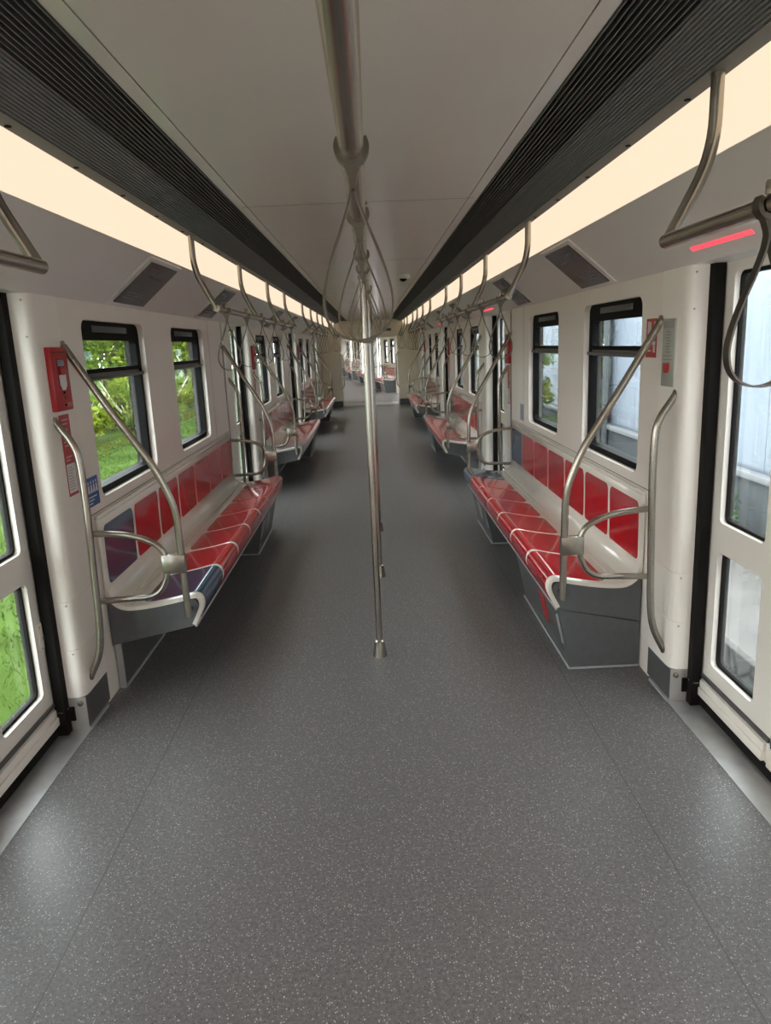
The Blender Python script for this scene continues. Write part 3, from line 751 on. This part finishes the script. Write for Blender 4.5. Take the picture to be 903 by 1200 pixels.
# ------------------------------------------------------------------ end wall, gangway, next car
GX, GZ = .70, 1.67
b = BM()
for s in (1, -1): add_box(b, (s*GX, YE, 0), (s*1.3, YE+.12, 2.12))
add_box(b, (-GX, YE, GZ), (GX, YE+.12, 2.12))
tag(obj('wall_end', b, 'endpanel'), 'cream end wall around the open gangway', 'wall', kind='structure')
for s in (1, -1):
    t = thing('end_cabinet', (s*.96, YE-.1, .14), 'cream end cabinet beside the gangway on the %s' % SIDE[s], 'cabinet', 'cream cabinets beside the gangway')
    b = BM(); add_box(b, (s*.715, YE-.16, .15), (s*1.19, YE-.002, 1.36), .012); obj('body', b, 'endpanel', t)
    b = BM(); add_box(b, (s*.72, YE-.13, 0), (s*1.19, YE-.002, .15)); obj('plinth', b, 'grey', t)
    b = BM(); add_tube(b, smooth([(s*.68+s*.04, YE-.15, 1.30), (s*.665, YE-.2, 1.24), (s*.655, YE-.2, 1.12), (s*.655, YE-.2, .62), (s*.665, YE-.2, .52), (s*.72, YE-.15, .44)], 5), .013, 10); obj('handle', b, 'steel', t)
b = BM(); add_box(b, (-GX, YE-.02, 0), (GX, YE+.1, .006)); tag(obj('threshold_plate', b, 'sill'), 'metal threshold plate on the floor of the gangway opening', 'threshold')
t = thing('header_sign', (.46, YE-.03, 1.84), 'small dark sign box over the gangway on the right', 'sign')
b = BM(); add_box(b, (.34, YE-.05, 1.80), (.58, YE-.002, 1.90), .008); obj('housing', b, 'dome', t)
b = BM(); add_box(b, (.36, YE-.054, 1.825), (.56, YE-.048, 1.885)); obj('display_face', b, 'screen', t)
b = BM()
for k in range(7):
    y0 = YE+.135+k*.14
    o = .0 if k % 2 else .05
    add_ring(b, [], [], 0, 0) if False else None
    for s in (1, -1): add_box(b, (s*(.80+o), y0, 0), (s*(.9+o), y0+.14, 2.0))
    add_box(b, (-.9, y0, 1.787+o), (.9, y0+.14, 2.0))
tag(obj('gangway_bellows', b, 'bellows'), 'grey folded gangway bellows between the two cars', 'gangway')
b = BM(); add_box(b, (-.82, YE+.10, -.05), (.82, YE+1.12, 0)); tag(obj('gangway_floor', b, 'sill'), 'metal bridge plate on the gangway floor', 'floor plate')
NY0 = YE+1.1; NY1 = NY0+19.6
before = set(bpy.data.objects)
b = BM(); add_box(b, (-1.3, NY0, -.06), (1.3, NY1, 0)); tag(obj('floor', b, 'floor', loc=(0, 0, 0)), 'grey speckled floor of the next car seen through the gangway', 'floor', kind='structure')
b = BM(); add_box(b, (-.52, NY0, 2.1), (.52, NY1, 2.13)); tag(obj('ceiling', b, 'ceiling'), 'pale ceiling of the next car', 'ceiling', kind='structure')
nb = [NY0+3.3-.1+P*k for k in range(4)]
src_rail = {e: [o for o in bpy.data.objects if o.get('label') == 'curved steel grab rail at the %s end of the nearest bench on the right' % e][0] for e in ('near', 'far')}
for s in (1, -1):
    tag(cornice(s, NY0, NY1), 'pale cornice above the %s wall of the next car' % SIDE[s], 'cornice', kind='structure')
    b = BM(); add_box(b, (s*.521, NY0, 2.07), (s*.845, NY1, 2.14)); tag(obj('ceiling_grille', b, 'grille'), 'charcoal ceiling grille on the %s in the next car' % SIDE[s], 'grille')
    light_strip(s, NY0, NY1, 'warm light strip on the %s in the next car' % SIDE[s])
    b = BM(); add_box(b, (s*W*1.004, NY0, 0), (s*1.3, NY0+1.45, ZW))
    for y0 in nb: wall_module(b, s, y0, y0-.10, min(y0+BL+.10, NY1))
    tag(obj('wall_'+SIDE[s], b, 'wall'), 'cream %s wall of the next car' % SIDE[s], 'wall', kind='structure')
    for k in range(4):
        c = nb[k]-.92
        t = thing('door_%d' % (8+(1 if s > 0 else 5)+k), (s*1.335, c, 0), 'cream glazed door before the %s bench on the %s of the next car' % (ORD[k], SIDE[s]), 'door', kind='structure')
        b = BM(); wins = []; leaf(b, s, c-.82, c, wins); leaf(b, s, c, c+.82, wins); lf = obj('door_leaf', b, 'pillar', t)
        for (a_, c_, z0, z1) in wins:
            b = BM(); add_box(b, (s*1.344, a_-.004, z0-.004), (s*1.347, c_+.004, z1+.004)); obj('pane', b, 'glass', lf, sm=False)
        b = BM()
        for (a_, c_, z0, z1) in wins: add_ring(b, rrect(a_-.002, c_+.002, z0-.002, z1+.002, .025), rrect(a_+.012, c_-.012, z0+.012, z1-.012, .02), s*1.338, s*1.363)
        obj('gasket', b, 'black', lf)
for k, y0 in enumerate(nb):
    dup(BENCH[1], (0, y0-B0, 0), '%s bench in the next car, seen through the gangway' % ORD[k].capitalize().lower(), 'benches in the next car')
    for j, w in enumerate(WINS): make_window(1, y0, w, '%s window over the %s bench of the next car' % (('nearer', 'farther')[j], ORD[k]))
    for e, yy in (('near', 0), ('far', 0)):
        dup(src_rail[e], (0, y0-B0, 0), 'steel grab rail at the %s end of the %s bench in the next car' % (e, ORD[k]))
b = BM(); add_box(b, (-1.3, NY1, 0), (1.3, NY1+.1, 2.13)); tag(obj('wall_back', b, 'wall'), 'cream end wall of the next car', 'wall', kind='structure')
b = BM(); add_box(b, (-1.36, NY0, 2.14), (1.36, NY1+.1, 2.2)); tag(obj('trim_4', b, 'roof'), 'grey roof of the next car', 'roof', kind='structure')
# the train stands on a curve: the next car bends away to the left
piv = Vector((0, YE+1.0, 0)); RZ = Matrix.Rotation(math.radians(7.2), 3, 'Z')
for o in bpy.data.objects:
    if o not in before and o.parent is None:
        o.location = piv+RZ @ (o.location-piv); o.rotation_euler.z = math.radians(7.2)

# ------------------------------------------------------------------ outside, left: grass, shrubs, trees
def gz(x, y): # the ground rises gently away from the track
    return -.85+.02*max(0, -x-2)+.05*math.sin(x*.9+y*.31)*min(1, max(0, (-x-2)/3))
b = BM(); nx, ny = 26, 60; V = []
for i in range(nx+1):
    x = -1.0-i*1.3
    V.append([b.verts.new((x, -6+j*1.6, gz(x, -6+j*1.6))) for j in range(ny+1)])
for i in range(nx):
    for j in range(ny): b.faces.new((V[i][j], V[i+1][j], V[i+1][j+1], V[i][j+1]))
tag(obj('lawn', b, 'grassg', loc=(0, 0, -.85)), 'sunlit green lawn outside the left windows', 'lawn', kind='structure')
r = random.Random(11); b = BM()
for i in range(42000):
    x = -1.9-abs(r.gauss(0, 1))*4.2; x = max(x, -6.2-r.random()); y = r.uniform(-1, 8)+r.random()**1.6*24
    z = gz(x, y); h = r.uniform(.025, .07); a = r.uniform(0, PI); w = r.uniform(.003, .007)*(1+y*.06); lx, ly = r.gauss(0, .035), r.gauss(0, .035)
    dx, dy = math.cos(a)*w, math.sin(a)*w
    v = [b.verts.new(p) for p in ((x-dx, y-dy, z-.01), (x+dx, y+dy, z-.01), (x+lx, y+ly, z+h))]; b.faces.new(v)
me = bpy.data.meshes.new('grass'); b.to_mesh(me); b.free(); me.materials.append(M['blade'])
g = bpy.data.objects.new('grass', me); C.objects.link(g); WL[g] = Vector((0, 0, 0)); tag(g, 'short green grass blades on the lawn outside the left windows', 'grass', kind='stuff')

def foliage(rx, ry, rz, n, size, seed, squash=1.):
    r = random.Random(seed); b = bmesh.new()
    clumps = []
    for i in range(26):
        a = r.uniform(0, 2*PI); u = r.uniform(-1, 1); q = math.sqrt(1-u*u); k = r.uniform(.45, 1.)
        clumps.append((Vector((rx*q*math.cos(a)*k, ry*q*math.sin(a)*k, rz*u*k)), r.uniform(.25, .45)))
    for i in range(n):
        c, cr = r.choice(clumps)
        d = Vector((r.gauss(0, 1), r.gauss(0, 1), r.gauss(0, 1))).normalized()*cr*r.uniform(.6, 1.05)
        p = c+Vector((d.x*rx, d.y*ry, d.z*rz)); s_ = size*r.uniform(.6, 1.4)
        nrm = (d+Vector((r.gauss(0, .6), r.gauss(0, .6), r.gauss(0, .6)))).normalized()
        t1 = nrm.orthogonal().normalized(); t1 = Matrix.Rotation(r.uniform(0, 2*PI), 3, nrm) @ t1; t2 = nrm.cross(t1)
        v = [b.verts.new(p+t1*s_*x+t2*s_*.5*y+nrm*s_*z) for x, y, z in ((-.5, 0, 0), (0, -.55, .12), (.6, 0, 0), (0, .55, .12))]; b.faces.new(v)
    return b
def mesh_only(name, b, m):
    me = bpy.data.meshes.new(name); b.to_mesh(me); b.free(); me.materials.append(M[m]); return me
TREE = [mesh_only('foliage', foliage(2.0, 2.0, 1.7, 5200, .24, 21), 'leaf'), mesh_only('foliage', foliage(1.8, 1.9, 2.0, 5200, .22, 22), 'leaf2'), mesh_only('foliage', foliage(2.2, 2.2, 1.6, 5200, .26, 23), 'leaf')]
BUSH = [mesh_only('foliage', foliage(1.1, 1.3, .75, 3200, .13, 31), 'leaf2'), mesh_only('foliage', foliage(1.2, 1.2, .8, 3200, .13, 32), 'leaf')]
def trunk_mesh(h, r0, seed):
    r = random.Random(seed); b = BM(); pts = [(r.gauss(0, .04)*k, r.gauss(0, .04)*k, h*k/6) for k in range(7)]
    add_tube(b, pts, [r0*(1-.09*k) for k in range(7)], 10)
    for k in range(5):
        a = r.uniform(0, 2*PI); z = h*r.uniform(.55, .95); add_tube(b, [(0, 0, z), (math.cos(a)*.5, math.sin(a)*.5, z+.5), (math.cos(a)*1.1, math.sin(a)*1.1, z+1.2)], [r0*.45, r0*.3, r0*.12], 7)
    return mesh_only('trunk', b, 'bark')
TR = [trunk_mesh(2.6, .16, 1), trunk_mesh(2.9, .2, 2), trunk_mesh(2.3, .13, 3)]
def put(name, me, parent, loc, rz=0, sc=1):
    o = bpy.data.objects.new(name, me); C.objects.link(o); o.parent = parent; o.location = loc; o.rotation_euler.z = rz; o.scale = (sc, sc, sc); return o
r = random.Random(5)
kinds = ['yellow green tree', 'dark green upright tree', 'broad pale green tree']
for row in range(2):
    for i in range(9):
        y = 7+i*5.6+row*2.8+r.uniform(-.3, .3); x = -10.0-row*4.6+r.uniform(-.4, .4); k = r.randrange(3); z = gz(x, y)
        t = thing('leafy_tree', (x, y, z), '%s beyond the lawn, %d m along in the %s row' % (kinds[k], round(y), ('front', 'back')[row]), 'tree', 'trees beyond the lawn')
        put('trunk', TR[k], t, (0, 0, -.05), r.uniform(0, 6)); put('foliage', TREE[k], t, (0, 0, 2.9+row*.9), r.uniform(0, 6), r.uniform(.85, 1.0))
for i in range(15):
    y = 9+i*2.7+r.uniform(-.2, .2); x = -7.6+r.uniform(-.3, .3)+(1.0 if i > 9 else 0); k = r.randrange(2); z = gz(x, y)
    t = thing('leafy_shrub', (x, y, z), '%s green shrub at the edge of the lawn, %d m along' % (('deep', 'yellow')[k], round(y)), 'shrub', 'shrubs at the edge of the lawn')
    put('foliage', BUSH[k], t, (0, 0, .62), r.uniform(0, 6), r.uniform(.8, 1.15))
    b = BM()
    for q in range(9):
        a = r.uniform(0, 2*PI); add_tube(b, [(0, 0, 0), (math.cos(a)*.35, math.sin(a)*.35, .6), (math.cos(a)*.8, math.sin(a)*.8, 1.1+r.uniform(0, .4))], [.03, .022, .01], 6)
    put('stem', mesh_only('stem', b, 'twig'), t, (0, 0, 0))

# ------------------------------------------------------------------ outside, right: ledge, low wall, hoarding, plants
b = BM(); add_box(b, (1.7, -6, -1.3), (2.4, 60, -1.1)); tag(obj('track_bed', b, 'concrete'), 'grey trackside ground below the right windows', 'ground', kind='structure')
b = BM(); add_box(b, (2.42, -6, -1.2), (3.59, 60, -.61)); tag(obj('stone_retaining_wall', b, 'stone', sm=False), 'dark rubble stone retaining wall under the pale ledge on the right', 'wall')
b = BM(); add_box(b, (2.38, -6, -.61), (3.59, 60, -.555), .01); tag(obj('stone_ledge', b, 'ledge'), 'pale stone ledge outside the right door', 'ledge')
b = BM(); add_box(b, (3.6, -6, -.6), (3.85, 60, .10), .005); tag(obj('concrete_wall', b, 'concrete'), 'low grey concrete wall behind the ledge on the right', 'wall')
b = BM(); add_box(b, (3.56, -6, .10), (3.9, 60, .165), .012); tag(obj('wall_coping', b, 'coping'), 'pale coping along the low concrete wall on the right', 'coping')
t = thing('site_hoarding', (3.68, 20, .165), 'tall white hoarding of sheet panels outside the right windows', 'hoarding')
b = BM(); y = -6.
while y < 60: add_box(b, (3.66, y+.004, .165), (3.70, y+1.146, 3.0)); y += 1.15
obj('sheet', b, 'hoard', t, sm=False)
b = BM(); y = -6.
while y < 60: add_box(b, (3.70, y-.03, .165), (3.74, y+.03, 2.95)); y += 1.15
obj('post', b, 'concrete', t, sm=False)
b = BM(); add_box(b, (3.36, 11.0, -.555), (3.58, 12.1, 3.1), .01); tag(obj('concrete_column', b, 'concrete'), 'grey concrete column in front of the white hoarding', 'column')
for i, (x, y, z, sc, k) in enumerate(((2.93, 12.9, -.55, .62, 0), (2.93, 14.2, -.55, .62, 1), (2.93, 17.4, -.55, .6, 1), (2.93, 22, -.55, .62, 0), (2.93, 26, -.55, .62, 1))):
    t = thing('leafy_shrub', (x, y, z), 'green shrub against the white hoarding, %s from the near end' % ORD[i], 'shrub', 'shrubs against the hoarding')
    for q in range(4): put('foliage', BUSH[(k+q) % 2], t, (0, 0, .7*sc+q*1.05*sc), r.uniform(0, 6), sc*(.60-.09*q))
    b = BM(); add_tube(b, [(0, 0, 0), (.03, .05, .8*sc), (-.02, 0, 2.2*sc)], [.03, .022, .01], 8); put('stem', mesh_only('stem', b, 'bark'), t, (0, 0, 0))
t = thing('ledge_weed', (3.35, 6.75, -.555), 'small weed growing on the ledge behind the right door glass', 'plant')
put('foliage', mesh_only('foliage', foliage(.16, .2, .32, 260, .05, 44), 'leaf3'), t, (0, 0, .3))
b = BM()
for k in range(6): add_tube(b, [(0, 0, 0), (.03*math.cos(k), .03*math.sin(k), .2), (.1*math.cos(k), .1*math.sin(k), .5)], [.006, .005, .003], 6)
put('stem', mesh_only('stem', b, 'leaf3'), t, (0, 0, 0))

# ------------------------------------------------------------------ light
w = bpy.data.worlds.new('sky'); bpy.context.scene.world = w; w.use_nodes = True
bg = w.node_tree.nodes['Background']; bg.inputs[0].default_value = (1.0, .965, .955, 1); bg.inputs[1].default_value = 9.0
sd = bpy.data.lights.new('sun', 'SUN'); sd.energy = 7.0; sd.angle = .02; sd.color = (1, .95, .84)
sun = bpy.data.objects.new('sun', sd); C.objects.link(sun); sun.location = (12, 4, 14)
sun.rotation_euler = Vector((-.02, .72, -.69)).to_track_quat('-Z', 'Y').to_euler()

# ------------------------------------------------------------------ scale to metres
for me in bpy.data.meshes: me.transform(Matrix.Scale(S, 4))
for o in bpy.data.objects: o.location = o.location*S

# ------------------------------------------------------------------ camera (pinhole solved from the photograph)
F, PITCH, YAW, ROLL, CX, H = 851.319, .2268, .0112, -.0424, .0249, 1.5
cp, sp, cy, sy = math.cos(PITCH), math.sin(PITCH), math.cos(YAW), math.sin(YAW)
f = Vector((sy*cp, cy*cp, -sp)); rr = Vector((cy, -sy, 0)); u = rr.cross(f)
cr, sr = math.cos(ROLL), math.sin(ROLL)
r2, u2 = rr*cr+u*sr, -rr*sr+u*cr
cam = bpy.data.cameras.new('camera'); co = bpy.data.objects.new('camera', cam); C.objects.link(co)
mx = Matrix((r2, u2, -f)).transposed().to_4x4(); mx.translation = Vector((CX, 0, H))*S
co.matrix_world = mx
cam.sensor_fit = 'VERTICAL'; cam.sensor_height = 36; cam.lens = F/1200*36; cam.clip_end = 400; cam.clip_start = .02
sc = bpy.context.scene; sc.camera = co
sc.view_settings.view_transform = 'Standard'; sc.view_settings.look = 'None'; sc.view_settings.gamma = 1; sc.view_settings.use_curve_mapping = False
sc.view_settings.exposure = .3
sc.cycles.use_denoising = True; sc.cycles.max_bounces = 12; sc.cycles.diffuse_bounces = 6; sc.cycles.transparent_max_bounces = 16
sc.cycles.sample_clamp_indirect = 8
